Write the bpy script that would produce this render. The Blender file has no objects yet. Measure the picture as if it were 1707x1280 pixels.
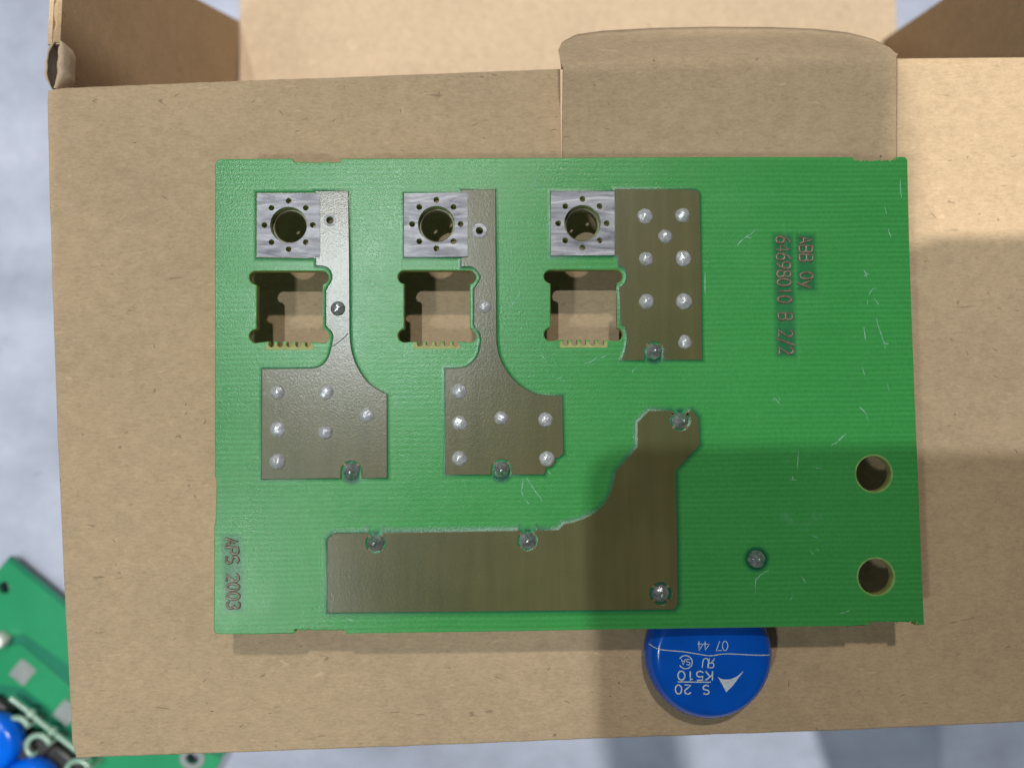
import bpy, bmesh, math, random
from mathutils import Vector, Euler, Matrix, noise

random.seed(7)
scene = bpy.context.scene
COL = scene.collection
MM = 0.001
Z_PANEL = 0.088          # top face of the cardboard box
Z_BOARD = 0.098          # top face of the circuit board
BT = 0.0016              # board thickness

# ------------------------------------------------------------------ camera
CAM_LOC = Vector((-0.0112576, -0.0043234, Z_BOARD + 0.1267334))
CAM_ROT = Euler((0.0436735, -0.0162162, -0.0098563), 'XYZ')
cam_d = bpy.data.cameras.new('camera')
cam = bpy.data.objects.new('camera', cam_d)
COL.objects.link(cam)
cam.location = CAM_LOC
cam.rotation_euler = CAM_ROT
cam_d.sensor_fit = 'HORIZONTAL'
cam_d.sensor_width = 36.0
cam_d.lens = 36.0 * 1281.0 / 1707.0
cam_d.clip_start = 0.005
cam_d.clip_end = 50.0
cam_d.dof.use_dof = True
cam_d.dof.focus_distance = 0.1290
cam_d.dof.aperture_fstop = 11.5
scene.camera = cam

# ------------------------------------------------------------------ world, lamps, exposure
world = bpy.data.worlds.new('World')
scene.world = world
world.use_nodes = True
bg = world.node_tree.nodes['Background']
bg.inputs[0].default_value = (0.98, 0.97, 0.94, 1)
bg.inputs[1].default_value = 0.065
O = Vector((0, 0, Z_BOARD))


def lamp(name, d, dist, size, power, col=(1, 1, 1), size_y=None):
    L = bpy.data.lights.new(name, 'AREA')
    L.shape = 'DISK' if size_y is None else 'RECTANGLE'
    L.size = size
    if size_y:
        L.size_y = size_y
    L.energy = power
    L.color = col
    o = bpy.data.objects.new(name, L)
    COL.objects.link(o)
    v = Vector(d).normalized()
    o.location = O + v * dist
    o.rotation_euler = v.to_track_quat('Z', 'Y').to_euler()
    return o


D2 = Vector((-27, 25, 130)) / 130     # hall lamp up and left
D3 = Vector((0.20, 0.076, 1.0))       # strong lamp, mostly shaded by the added blockers above
D4 = Vector((0.0, 0.62, 1.0))         # lamp beyond the far edge
D5 = Vector((-0.52, -0.33, 1.0))    # lamp to the near left
lamp('hall_lamp', D2, 2.5, 0.035, 21, (0.90, 0.97, 1.0))
lamp('hall_lamp', D3, 2.5, 0.026, 53, (1.0, 0.955, 0.88))
lamp('hall_lamp', D4, 2.5, 0.10, 18.5, (1.0, 0.94, 0.85))
lamp('hall_lamp', D5, 0.46, 0.030, 0.42, (0.90, 1.0, 0.97))

scene.view_settings.view_transform = 'Standard'
scene.view_settings.look = 'None'
scene.view_settings.exposure = 0.0
scene.view_settings.gamma = 1.0
scene.view_settings.use_curve_mapping = False

# ------------------------------------------------------------------ helpers
RM = CAM_ROT.to_matrix()


def px(x, y, z=Z_BOARD):
    """point of the photograph -> place on the level z"""
    d = RM @ Vector(((x - 853.5) / 1281.0, -(y - 640.0) / 1281.0, -1.0))
    t = (z - CAM_LOC.z) / d.z
    p = CAM_LOC + d * t
    return Vector((p.x, p.y))


def empty(name, loc=(0, 0, 0)):
    o = bpy.data.objects.new(name, None)
    o.empty_display_size = 0.01
    o.location = loc
    COL.objects.link(o)
    return o


def tag(o, label=None, cat=None, group=None, kind=None):
    if label: o['label'] = label
    if cat: o['category'] = cat
    if group: o['group'] = group
    if kind: o['kind'] = kind
    return o


def add(name, mesh, mat=None, parent=None, smooth=False):
    o = bpy.data.objects.new(name, mesh)
    if mat is not None and len(mesh.materials) == 0:
        mesh.materials.append(mat)
    COL.objects.link(o)
    if parent:
        o.parent = parent
        # parents are only translated, children keep their world place
        base = parent
        off = Vector((0, 0, 0))
        while base:
            off += base.location
            base = base.parent
        o.location = -off
    if smooth:
        for p in mesh.polygons: p.use_smooth = True
    return o


def obj_bm(name, bm, mat=None, parent=None, smooth=False):
    me = bpy.data.meshes.new(name)
    bm.to_mesh(me); bm.free()
    return add(name, me, mat, parent, smooth)


def curve_mesh(loops, z0, z1, bevel=0.0, bres=1):
    """flat plate with holes, outline kept, from level z0 to z1"""
    cu = bpy.data.curves.new('plate', 'CURVE')
    cu.dimensions = '2D'
    cu.fill_mode = 'BOTH'
    th = (z1 - z0)
    cu.extrude = th / 2 - bevel
    cu.bevel_depth = bevel
    cu.bevel_resolution = bres
    cu.offset = -bevel
    for L in loops:
        s = cu.splines.new('POLY')
        s.points.add(len(L) - 1)
        for i, p in enumerate(L):
            s.points[i].co = (p[0], p[1], 0, 1)
        s.use_cyclic_u = True
    o = bpy.data.objects.new('tmp', cu)
    COL.objects.link(o)
    dg = bpy.context.evaluated_depsgraph_get()
    me = bpy.data.meshes.new_from_object(o.evaluated_get(dg))
    bpy.data.objects.remove(o)
    bpy.data.curves.remove(cu)
    me.transform(Matrix.Translation((0, 0, (z0 + z1) / 2)))
    me.materials.clear()
    return me


def stroke_mesh(polys, r, zs, zfun, res=2):
    """round strokes flattened by zs and laid on the surface zfun(x, y)"""
    cu = bpy.data.curves.new('stroke', 'CURVE')
    cu.dimensions = '3D'
    cu.bevel_depth = r
    cu.bevel_resolution = res
    cu.use_fill_caps = True
    for L in polys:
        s = cu.splines.new('POLY')
        s.points.add(len(L) - 1)
        for i, p in enumerate(L):
            s.points[i].co = (p[0], p[1], 0, 1)
            s.points[i].radius = p[2] if len(p) > 2 else 1.0
    o = bpy.data.objects.new('tmp', cu)
    COL.objects.link(o)
    dg = bpy.context.evaluated_depsgraph_get()
    me = bpy.data.meshes.new_from_object(o.evaluated_get(dg))
    bpy.data.objects.remove(o)
    bpy.data.curves.remove(cu)
    for v in me.vertices:
        v.co.z = zfun(v.co.x, v.co.y) + v.co.z * zs
    me.materials.clear()
    for p in me.polygons: p.use_smooth = True
    return me


def tube_mesh(pts, r, res=3):
    cu = bpy.data.curves.new('tube', 'CURVE')
    cu.dimensions = '3D'
    cu.bevel_depth = r
    cu.bevel_resolution = res
    cu.use_fill_caps = True
    s = cu.splines.new('POLY')
    s.points.add(len(pts) - 1)
    for i, p in enumerate(pts):
        s.points[i].co = (p[0], p[1], p[2], 1)
    o = bpy.data.objects.new('tmp', cu)
    COL.objects.link(o)
    dg = bpy.context.evaluated_depsgraph_get()
    me = bpy.data.meshes.new_from_object(o.evaluated_get(dg))
    bpy.data.objects.remove(o)
    bpy.data.curves.remove(cu)
    for p in me.polygons: p.use_smooth = True
    me.materials.clear()
    return me


def circle(c, r, n=32, a0=0.0):
    return [Vector((c[0] + r * math.cos(a0 + 2 * math.pi * i / n), c[1] + r * math.sin(a0 + 2 * math.pi * i / n))) for i in range(n)]


def arc(cx, cy, rx, ry, a0, a1, n=8):
    return [(cx + rx * math.cos(math.radians(a0 + (a1 - a0) * i / n)), cy + ry * math.sin(math.radians(a0 + (a1 - a0) * i / n))) for i in range(n + 1)]


def smooth_line(pts, n=6):
    """Catmull-Rom through the points"""
    out = []
    P = [pts[0]] + list(pts) + [pts[-1]]
    for i in range(1, len(P) - 2):
        p0, p1, p2, p3 = [Vector(q) for q in P[i - 1:i + 3]]
        for k in range(n):
            t = k / n
            out.append(0.5 * ((2 * p1) + (p2 - p0) * t + (2 * p0 - 5 * p1 + 4 * p2 - p3) * t * t + (3 * p1 - p0 - 3 * p2 + p3) * t ** 3))
    out.append(Vector(pts[-1]))
    return out


def lathe(profile, n=28, jitter=0.0, seed=0, wob=0.0):
    """profile of (radius, height) from the top axis outwards"""
    bm = bmesh.new()
    rings = []
    for (r, z) in profile:
        ring = []
        if r < 1e-9:
            ring = [bm.verts.new((0, 0, z))]
        else:
            for i in range(n):
                a = 2 * math.pi * i / n
                rr = r * (1 + wob * noise.noise(Vector((math.cos(a) * 1.3 + seed * 7.1, math.sin(a) * 1.3, seed))))
                ring.append(bm.verts.new((rr * math.cos(a), rr * math.sin(a), z)))
        rings.append(ring)
    for a, b in zip(rings, rings[1:]):
        if len(a) == 1 and len(b) > 1:
            for i in range(n): bm.faces.new((a[0], b[i], b[(i + 1) % n]))
        elif len(b) == 1 and len(a) > 1:
            for i in range(n): bm.faces.new((a[i], b[0], a[(i + 1) % n]))
        else:
            for i in range(n): bm.faces.new((a[i], b[i], b[(i + 1) % n], a[(i + 1) % n]))
    if jitter:
        for v in bm.verts:
            k = v.co * (1 / (0.7 * MM)) + Vector((seed * 3.7, seed, 0))
            v.co.z += jitter * noise.noise(k) * (1 if v.co.z > 0.00005 else 0)
    bmesh.ops.recalc_face_normals(bm, faces=bm.faces)
    return bm


def slab(p0, p1, zlo, zhi, th):
    """upright sheet from p0 to p1, thickness th to the left of the way"""
    d = (Vector(p1) - Vector(p0)).normalized()
    nrm = Vector((-d.y, d.x)) * th
    bm = bmesh.new()
    q = [Vector(p0), Vector(p1), Vector(p1) + nrm, Vector(p0) + nrm]
    lo = [bm.verts.new((v.x, v.y, zlo)) for v in q]
    hi = [bm.verts.new((v.x, v.y, zhi)) for v in q]
    bm.faces.new(lo[::-1]); bm.faces.new(hi)
    for i in range(4):
        bm.faces.new((lo[i], lo[(i + 1) % 4], hi[(i + 1) % 4], hi[i]))
    bmesh.ops.recalc_face_normals(bm, faces=bm.faces)
    bmesh.ops.bevel(bm, geom=list(bm.edges), offset=min(th * 0.2, 0.0004), segments=1, affect='EDGES')
    return bm


# ------------------------------------------------------------------ materials
class NT:
    def __init__(self, name):
        self.m = bpy.data.materials.new(name)
        self.m.use_nodes = True
        self.t = self.m.node_tree
        self.b = self.t.nodes['Principled BSDF']
        self.co = self.t.nodes.new('ShaderNodeTexCoord').outputs['Object']

    def n(self, kind, **kw):
        nd = self.t.nodes.new(kind)
        for k, v in kw.items(): setattr(nd, k, v)
        return nd

    def link(self, a, b): self.t.links.new(a, b)

    def mapping(self, scale=(1, 1, 1), rot=(0, 0, 0), loc=(0, 0, 0)):
        mp = self.n('ShaderNodeMapping')
        mp.inputs['Scale'].default_value = scale
        mp.inputs['Rotation'].default_value = rot
        mp.inputs['Location'].default_value = loc
        self.link(self.co, mp.inputs[0])
        return mp.outputs[0]

    def noise(self, scale, detail=3, rough=0.55, vec=None, dist=0.0):
        nd = self.n('ShaderNodeTexNoise')
        nd.inputs['Scale'].default_value = scale
        nd.inputs['Detail'].default_value = detail
        nd.inputs['Roughness'].default_value = rough
        nd.inputs['Distortion'].default_value = dist
        self.link(vec if vec is not None else self.co, nd.inputs['Vector'])
        return nd.outputs[0]

    def ramp(self, fac, stops, interp='LINEAR'):
        r = self.n('ShaderNodeValToRGB')
        r.color_ramp.interpolation = interp
        el = r.color_ramp.elements
        while len(el) < len(stops): el.new(0.5)
        for e, (p, c) in zip(el, stops):
            e.position = p
            e.color = (c[0], c[1], c[2], 1) if hasattr(c, '__len__') else (c, c, c, 1)
        self.link(fac, r.inputs[0])
        return r.outputs[0]

    def mix(self, fac, a, b, mode='MIX'):
        m = self.n('ShaderNodeMix', data_type='RGBA', blend_type=mode)
        for s, v in ((m.inputs[0], fac), (m.inputs[6], a), (m.inputs[7], b)):
            if isinstance(v, (int, float)): s.default_value = v
            elif isinstance(v, (tuple, list)): s.default_value = (v[0], v[1], v[2], 1)
            else: self.link(v, s)
        return m.outputs[2]

    def math(self, op, a, b=0.0):
        m = self.n('ShaderNodeMath', operation=op)
        for s, v in ((m.inputs[0], a), (m.inputs[1], b)):
            if isinstance(v, (int, float)): s.default_value = v
            else: self.link(v, s)
        return m.outputs[0]

    def bump(self, h, strength=0.3, dist=0.0002, normal=None):
        b = self.n('ShaderNodeBump')
        b.inputs['Strength'].default_value = strength
        b.inputs['Distance'].default_value = dist
        self.link(h, b.inputs['Height'])
        if normal is not None: self.link(normal, b.inputs['Normal'])
        return b.outputs[0]

    def set(self, **kw):
        names = dict(color='Base Color', rough='Roughness', metal='Metallic', normal='Normal', spec='Specular IOR Level', coat='Coat Weight', coat_rough='Coat Roughness', trans='Transmission Weight', alpha='Alpha', ior='IOR')
        for k, v in kw.items():
            s = self.b.inputs[names[k]]
            if isinstance(v, (int, float)): s.default_value = v
            elif isinstance(v, (tuple, list)): s.default_value = (v[0], v[1], v[2], 1)
            else: self.link(v, s)
        return self.m


def kraft(name, base, streak_rot=0.0, lines=False):
    k = NT(name)
    big = k.noise(24, 3, 0.6, k.mapping((1, 1.3, 1), (0, 0, streak_rot)))
    mid = k.noise(330, 4, 0.62, k.mapping((1, 1, 1), (0, 0, streak_rot)))
    fib = k.noise(1900, 3, 0.7, k.mapping((0.42, 1.4, 1), (0, 0, streak_rot + 0.45)), 1.0)
    fib2 = k.noise(1900, 3, 0.7, k.mapping((0.42, 1.4, 1), (0, 0, streak_rot - 0.7), (3, 3, 0)), 1.0)
    b = base
    c = k.ramp(big, [(0.3, [x * 0.93 for x in b]), (0.7, [b[0] * 1.06, b[1] * 1.055, b[2] * 1.05])])
    c = k.mix(0.42, c, k.mix(1.0, c, k.ramp(mid, [(0.3, (0.83, 0.82, 0.81)), (0.7, (1.14, 1.14, 1.14))]), 'MULTIPLY'))
    c = k.mix(0.62, c, k.mix(1.0, c, k.ramp(fib, [(0.30, (0.78, 0.76, 0.74)), (0.52, (1.0, 1.0, 1.0)), (0.75, (1.16, 1.16, 1.16))]), 'MULTIPLY'))
    c = k.mix(0.55, c, k.mix(1.0, c, k.ramp(fib2, [(0.30, (0.80, 0.78, 0.76)), (0.5, (1.0, 1.0, 1.0)), (0.74, (1.14, 1.14, 1.14))]), 'MULTIPLY'))
    sp = k.noise(560, 2, 0.5, k.mapping((1, 1, 1), (0, 0, 0.9)))
    c = k.mix(k.ramp(sp, [(0.745, 0.0), (0.785, 0.7)]), c, [x * 0.32 for x in b])
    hs = k.noise(480, 1, 0.4, k.mapping((0.45, 1.7, 1), (0, 0, 0.6), (3.1, 0, 0)), 1.6)
    c = k.mix(k.ramp(hs, [(0.745, 0.0), (0.79, 0.6)]), c, [x * 0.42 for x in b])
    hl = k.noise(460, 1, 0.4, k.mapping((0.4, 1.8, 1), (0, 0, -0.5), (0, 5.0, 0)), 1.3)
    c = k.mix(k.ramp(hl, [(0.735, 0.0), (0.79, 0.4)]), c, [min(1, x * 1.45) for x in b])
    h = k.math('ADD', k.math('MULTIPLY', fib, 0.5), k.math('ADD', k.math('MULTIPLY', fib2, 0.4), k.math('MULTIPLY', mid, 0.25)))
    nrm = k.bump(h, 0.3, 0.00016)
    return k.set(color=c, rough=0.85, spec=0.18, normal=nrm)


KR = (0.552, 0.408, 0.262)
M_KRAFT = kraft('kraft_outside', KR)
M_FOLD_SHADE = kraft('fold_hollow_shade', (0.17, 0.135, 0.11))  # shade inside the crushed fold, painted as a darker brown
M_FLAP_SHADED = kraft('kraft_flap_shaded', (0.42, 0.30, 0.185), math.pi / 2)  # inner flap faces darker and warmer: their shade mixed into the colour
M_KRAFT_IN = kraft('kraft_inside', (0.52, 0.40, 0.28), math.pi / 2)
M_KRAFT_CUT = kraft('kraft_cut_edge', (0.60, 0.47, 0.33))


def mask_material():
    k = NT('green_solder_mask')
    sep = k.n('ShaderNodeSeparateXYZ')
    k.link(k.co, sep.inputs[0])
    warp = k.noise(60, 2, 0.5)
    y = k.math('ADD', sep.outputs[1], k.math('MULTIPLY', warp, 0.0006))
    # glass cloth rows seen through the mask
    row = k.math('SINE', k.math('MULTIPLY', y, 2 * math.pi / 0.00086))
    row = k.math('ADD', k.math('MULTIPLY', row, 0.5), 0.5)
    brk = k.ramp(k.noise(420, 3, 0.65, k.mapping((0.07, 1, 1))), [(0.2, 0.35), (0.75, 1.0)])
    row = k.math('MULTIPLY', row, brk)
    big = k.noise(22, 3, 0.6)
    c = k.ramp(big, [(0.3, (0.038, 0.275, 0.056)), (0.7, (0.052, 0.335, 0.074))])
    c = k.mix(k.ramp(row, [(0.1, 0.0), (0.9, 0.62)]), c, (0.072, 0.405, 0.112))
    fine = k.noise(1900, 2, 0.6)
    c = k.mix(0.25, c, k.mix(1.0, c, k.ramp(fine, [(0.3, 0.7), (0.7, 1.3)]), 'MULTIPLY'))
    at = k.n('ShaderNodeAttribute', attribute_name='darken')
    c = k.mix(at.outputs['Fac'], c, (0.006, 0.110, 0.055))  # mask colour goes darker with the vertex attribute
    # scuffs
    sc = k.noise(70, 4, 0.75, k.mapping((1.0, 0.35, 1), (0, 0, 0.5)), 1.5)
    scf = k.ramp(sc, [(0.66, 0.0), (0.80, 0.30)])
    c = k.mix(scf, c, (0.25, 0.52, 0.36))
    grain = k.noise(3600, 2, 0.7)
    h = k.math('ADD', k.math('MULTIPLY', grain, 0.6), k.math('MULTIPLY', row, 0.1))
    nrm = k.bump(h, 0.7, 0.000085)
    rough = k.ramp(k.noise(120, 3, 0.6), [(0.3, 0.25), (0.7, 0.32)])
    return k.set(color=c, rough=rough, spec=0.48, normal=nrm)


M_MASK = mask_material()


def laminate():
    k = NT('bare_laminate')
    c = k.ramp(k.noise(900, 3), [(0.3, (0.30, 0.33, 0.09)), (0.7, (0.46, 0.47, 0.17))])
    return k.set(color=c, rough=0.55, spec=0.4)


M_LAM = laminate()
k = NT('mask_rim'); M_RIM = k.set(color=k.ramp(k.noise(700, 2), [(0.3, (0.15, 0.36, 0.09)), (0.7, (0.30, 0.47, 0.16))]), rough=0.4)


def plate_material():
    k = NT('masked_copper_plate')
    sep = k.n('ShaderNodeSeparateXYZ')
    k.link(k.co, sep.inputs[0])
    big = k.noise(45, 3, 0.6)
    c = k.ramp(big, [(0.28, (0.098, 0.100, 0.034)), (0.55, (0.126, 0.118, 0.045)), (0.8, (0.150, 0.118, 0.052))])
    st = k.noise(500, 2, 0.6, k.mapping((1, 0.06, 1)))
    c = k.mix(0.35, c, k.mix(1.0, c, k.ramp(st, [(0.3, 0.75), (0.7, 1.25)]), 'MULTIPLY'))
    grain = k.noise(3600, 2, 0.7)
    lines = k.noise(1400, 2, 0.6, k.mapping((0.1, 1, 1)))
    h = k.math('ADD', k.math('MULTIPLY', grain, 0.6), k.math('MULTIPLY', lines, 0.15))
    nrm = k.bump(h, 0.55, 0.00006)
    return k.set(color=c, rough=0.26, spec=0.66, metal=0.0, normal=nrm)


M_PLATE = plate_material()
k = NT('plate_edge'); M_PEDGE = k.set(color=k.ramp(k.noise(1200, 2), [(0.3, (0.13, 0.085, 0.04)), (0.7, (0.27, 0.19, 0.10))]), rough=0.35, spec=0.6)
k = NT('plate_lettering'); M_LETTER = k.set(color=k.ramp(k.noise(1500, 2), [(0.3, (0.13, 0.105, 0.06)), (0.7, (0.26, 0.21, 0.14))]), rough=0.32, spec=0.7)


def tin(name, a=(0.62, 0.62, 0.66), b=(0.86, 0.86, 0.90), rough=(0.28, 0.5), scale=600, metal=0.85, bs=0.5, stretch=(1, 1, 1)):
    k = NT(name)
    v = k.mapping(stretch)
    n1 = k.noise(scale, 4, 0.65, v, 0.8)
    c = k.ramp(n1, [(0.32, a), (0.68, b)])
    r = k.ramp(k.noise(scale * 1.7, 3, 0.6, v), [(0.3, rough[0]), (0.7, rough[1])])
    nrm = k.bump(n1, bs, 0.0002)
    return k.set(color=c, rough=r, metal=metal, normal=nrm)


M_SOLDER = tin('solder', (0.46, 0.47, 0.49), (0.84, 0.85, 0.88), (0.2, 0.45), 950, 0.4, 0.6)
M_SOLDER_D = tin('solder_joint', (0.24, 0.26, 0.28), (0.80, 0.83, 0.86), (0.14, 0.28), 1100, 0.75, 0.7)


def pad_material():
    k = NT('tinned_pad')
    v = k.mapping((0.22, 1.4, 1))
    n1 = k.noise(420, 5, 0.7, v, 1.2)
    n2 = k.noise(1500, 3, 0.7)
    c = k.ramp(n1, [(0.30, (0.12, 0.12, 0.14)), (0.5, (0.29, 0.29, 0.32)), (0.68, (0.50, 0.50, 0.53))])
    c = k.mix(0.35, c, k.mix(1.0, c, k.ramp(n2, [(0.3, 0.45), (0.7, 1.45)]), 'MULTIPLY'))
    h = k.math('ADD', n1, k.math('MULTIPLY', n2, 0.5))
    return k.set(color=c, rough=k.ramp(n2, [(0.3, 0.45), (0.7, 0.62)]), metal=0.45, normal=k.bump(h, 0.35, 0.0001))


M_PAD = pad_material()
k = NT('plated_bushing'); M_BUSH = k.set(color=k.ramp(k.noise(900, 2), [(0.3, (0.13, 0.13, 0.075)), (0.7, (0.22, 0.21, 0.13))]), rough=0.4, metal=0.2)
M_STRIP = None


def strip_material():
    k = NT('tinned_mask_strip')
    v = k.mapping((0.3, 1.3, 1))
    n1 = k.noise(600, 4, 0.7, v, 0.8)
    n2 = k.noise(2300, 2, 0.65)
    c = k.ramp(n1, [(0.3, (0.16, 0.145, 0.13)), (0.7, (0.27, 0.245, 0.22))])
    c = k.mix(0.4, c, k.mix(1.0, c, k.ramp(n2, [(0.3, 0.6), (0.7, 1.4)]), 'MULTIPLY'))
    return k.set(color=c, rough=0.42, metal=0.25, spec=0.6, normal=k.bump(n2, 0.45, 0.00006))


def blue_material():
    k = NT('blue_epoxy')
    c = k.ramp(k.noise(140, 3), [(0.3, (0.0003, 0.090, 0.54)), (0.7, (0.0006, 0.115, 0.68))])
    nrm = k.bump(k.noise(190, 3), 0.16, 0.0005)
    return k.set(color=c, rough=0.18, spec=0.38, normal=nrm)


M_BLUE = blue_material()
k = NT('white_print'); M_PRINT = k.set(color=k.ramp(k.noise(2500, 3), [(0.3, (0.50, 0.62, 0.75)), (0.6, (0.70, 0.76, 0.82))]), rough=0.6)
k = NT('scratch_mark'); M_SCR = k.set(color=k.ramp(k.noise(1600, 3), [(0.36, (0.07, 0.38, 0.15)), (0.70, (0.40, 0.64, 0.51))]), rough=0.6)
k = NT('black_plastic'); M_BLACK = k.set(color=k.ramp(k.noise(300, 2), [(0.3, 0.016), (0.7, 0.03)]), rough=0.45)
k = NT('white_plastic'); M_WHITE = k.set(color=k.ramp(k.noise(300, 2), [(0.3, 0.72), (0.7, 0.82)]), rough=0.4)
k = NT('clear_tubing'); M_TUBE = k.set(color=k.ramp(k.noise(200, 2), [(0.3, (0.17, 0.30, 0.23)), (0.7, (0.28, 0.41, 0.34))]), rough=0.2, spec=0.6)
k = NT('grey_pad'); M_GPAD = k.set(color=k.ramp(k.noise(400, 2), [(0.3, (0.22, 0.25, 0.25)), (0.7, (0.28, 0.31, 0.31))]), rough=0.4, metal=0.3)


def far_green(name, a, b):
    k = NT(name)
    c = k.ramp(k.noise(60, 3), [(0.3, a), (0.7, b)])
    return k.set(color=c, rough=0.35, spec=0.5, normal=k.bump(k.noise(900, 2), 0.2, 0.0001))


M_FG = far_green('far_board_green', (0.010, 0.20, 0.085), (0.016, 0.25, 0.110))
M_FD = far_green('far_board_groove', (0.006, 0.13, 0.075), (0.01, 0.17, 0.095))


def floor_material():
    k = NT('painted_floor')
    big = k.noise(14, 4, 0.6, k.mapping((1, 1.6, 1)))
    mid = k.noise(70, 4, 0.65)
    c = k.ramp(big, [(0.3, (0.24, 0.265, 0.345)), (0.52, (0.33, 0.365, 0.465)), (0.75, (0.41, 0.445, 0.56))])
    c = k.mix(0.4, c, k.mix(1.0, c, k.ramp(mid, [(0.3, 0.70), (0.7, 1.2)]), 'MULTIPLY'))
    sp = k.noise(190, 2, 0.5)
    c = k.mix(k.ramp(sp, [(0.70, 0.0), (0.75, 0.5)]), c, (0.22, 0.24, 0.28))
    return k.set(color=c, rough=0.55, spec=0.35, normal=k.bump(mid, 0.2, 0.001))


M_FLOOR = floor_material()

# ------------------------------------------------------------------ setting
bm = bmesh.new()
bmesh.ops.create_grid(bm, x_segments=8, y_segments=8, size=1.5)
tag(obj_bm('floor', bm, M_FLOOR), kind='structure')

# added unseen blockers above the frame, shaped to shade the lamps
k = NT('dull_grey_blocker'); M_OVER = k.set(color=k.ramp(k.noise(8, 2), [(0.3, 0.05), (0.7, 0.07)]), rough=0.7)


def overhead(loop, z, name='shade_blocker'):
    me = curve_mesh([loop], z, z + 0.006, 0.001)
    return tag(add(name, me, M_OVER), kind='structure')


def toward(d, x, y, z, zt):
    """where the ray from (x, y, z) to the lamp in direction d crosses the level zt"""
    lp = O + Vector(d).normalized() * 2.5
    p = Vector((x, y, z))
    q = p + (lp - p) * ((zt - z) / (lp.z - z))
    return Vector((q.x, q.y))


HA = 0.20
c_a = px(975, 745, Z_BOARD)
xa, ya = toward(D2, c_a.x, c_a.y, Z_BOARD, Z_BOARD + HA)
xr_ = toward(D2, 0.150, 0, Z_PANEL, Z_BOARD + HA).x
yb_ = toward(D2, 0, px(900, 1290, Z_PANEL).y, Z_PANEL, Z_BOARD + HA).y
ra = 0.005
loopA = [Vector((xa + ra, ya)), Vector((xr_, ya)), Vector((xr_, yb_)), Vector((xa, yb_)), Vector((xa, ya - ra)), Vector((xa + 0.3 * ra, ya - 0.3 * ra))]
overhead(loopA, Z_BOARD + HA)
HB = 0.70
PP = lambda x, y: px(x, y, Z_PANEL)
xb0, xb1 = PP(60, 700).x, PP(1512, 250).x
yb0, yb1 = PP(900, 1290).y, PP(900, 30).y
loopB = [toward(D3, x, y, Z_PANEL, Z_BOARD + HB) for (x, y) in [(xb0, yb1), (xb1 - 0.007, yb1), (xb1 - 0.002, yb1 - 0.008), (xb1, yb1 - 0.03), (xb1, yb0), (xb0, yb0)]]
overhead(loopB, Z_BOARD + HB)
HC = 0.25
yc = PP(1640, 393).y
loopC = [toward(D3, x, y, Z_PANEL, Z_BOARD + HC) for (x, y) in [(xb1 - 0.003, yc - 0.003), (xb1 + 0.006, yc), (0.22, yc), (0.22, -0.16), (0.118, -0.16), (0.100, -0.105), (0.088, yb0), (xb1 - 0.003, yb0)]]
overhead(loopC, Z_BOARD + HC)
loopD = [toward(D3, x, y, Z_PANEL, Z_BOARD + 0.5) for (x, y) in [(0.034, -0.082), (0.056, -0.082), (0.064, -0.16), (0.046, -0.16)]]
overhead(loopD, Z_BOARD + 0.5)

# ------------------------------------------------------------------ cardboard box
P2 = lambda x, y: px(x, y, Z_PANEL)
tl, bl = P2(78, 150), P2(126, 1263)
box = empty('cardboard_box', (0.01, -0.005, 0))
tag(box, 'brown kraft cardboard box lying with its open end away, under the board', 'box')
TH = 0.0024
XR = 0.1115
top_pts = [P2(79, 151), P2(88, 148.5), P2(110, 146), P2(250, 140), P2(392, 134.5), P2(600, 127), P2(780, 120), P2(934, 114.5)]
tabL, tabR = 936.5, 1494.0
slit = [P2(935.5, 120), P2(936, 300), P2(1496, 300), P2(1496, 97)]
rt = P2(1707, 95)
right_top = Vector((XR, rt.y + 0.0004))
b3 = P2(1707, 1203.5)
right_bot = Vector((XR, b3.y + 0.0008))
left_edge = [P2(119, 1236), P2(113, 1108), P2(108, 1019), P2(102.5, 900), P2(94, 700), P2(87, 500), P2(81.5, 320), P2(78, 170)]
bottom_edge = [P2(1707, 1203.5), P2(1414, 1217), P2(1100, 1227.5), P2(598, 1247), P2(420, 1253.5), P2(250, 1259), P2(126, 1263.5)]


def jag(pts, step=0.002, amp=0.00005, closed=False):
    out = []
    n = len(pts)
    for i in range(n if closed else n - 1):
        a, b = Vector(pts[i]), Vector(pts[(i + 1) % n])
        m = max(1, int((b - a).length / step))
        d = (b - a)
        nr = Vector((-d.y, d.x)).normalized() if d.length > 0 else Vector((0, 0))
        for q in range(m):
            out.append(a + d * (q / m) + nr * random.uniform(-amp, amp) * (1 if q else 0.2))
    if not closed: out.append(Vector(pts[-1]))
    return out


outline = jag(top_pts) + slit[1:] + [P2(1600, 96), rt, right_top, right_bot] + jag(bottom_edge) + jag(smooth_line(left_edge, 4))
me = curve_mesh([outline], Z_PANEL - TH, Z_PANEL, 0.00035, 2)
add('top_panel', me, M_KRAFT, box)
# walls, floor of the box
wl = TH
obj_bm('side_panel', slab(bl + Vector((0.0004, 0.002)), tl + Vector((0.0004, -0.0005)), 0.0035, Z_PANEL - TH - 0.0002, -wl), M_KRAFT, box)
obj_bm('side_panel', slab(right_bot + Vector((-0.003, 0.003)), right_top + Vector((-0.003, -0.0005)), 0.0035, Z_PANEL - TH - 0.0002, wl), M_KRAFT, box)
obj_bm('end_panel', slab(bl + Vector((0.004, 0.0008)), right_bot + Vector((-0.006, 0.0006)), 0.0035, Z_PANEL - TH - 0.0002, wl), M_KRAFT, box)
bq = [bl + Vector((0.0006, 0.002)), right_bot + Vector((-0.0006, 0.002)), right_top + Vector((-0.0006, 0)), tl + Vector((0.0006, 0))]
add('bottom_panel', curve_mesh([bq], 0.0006, 0.0030, 0.0003), M_KRAFT_IN, box)

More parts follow.
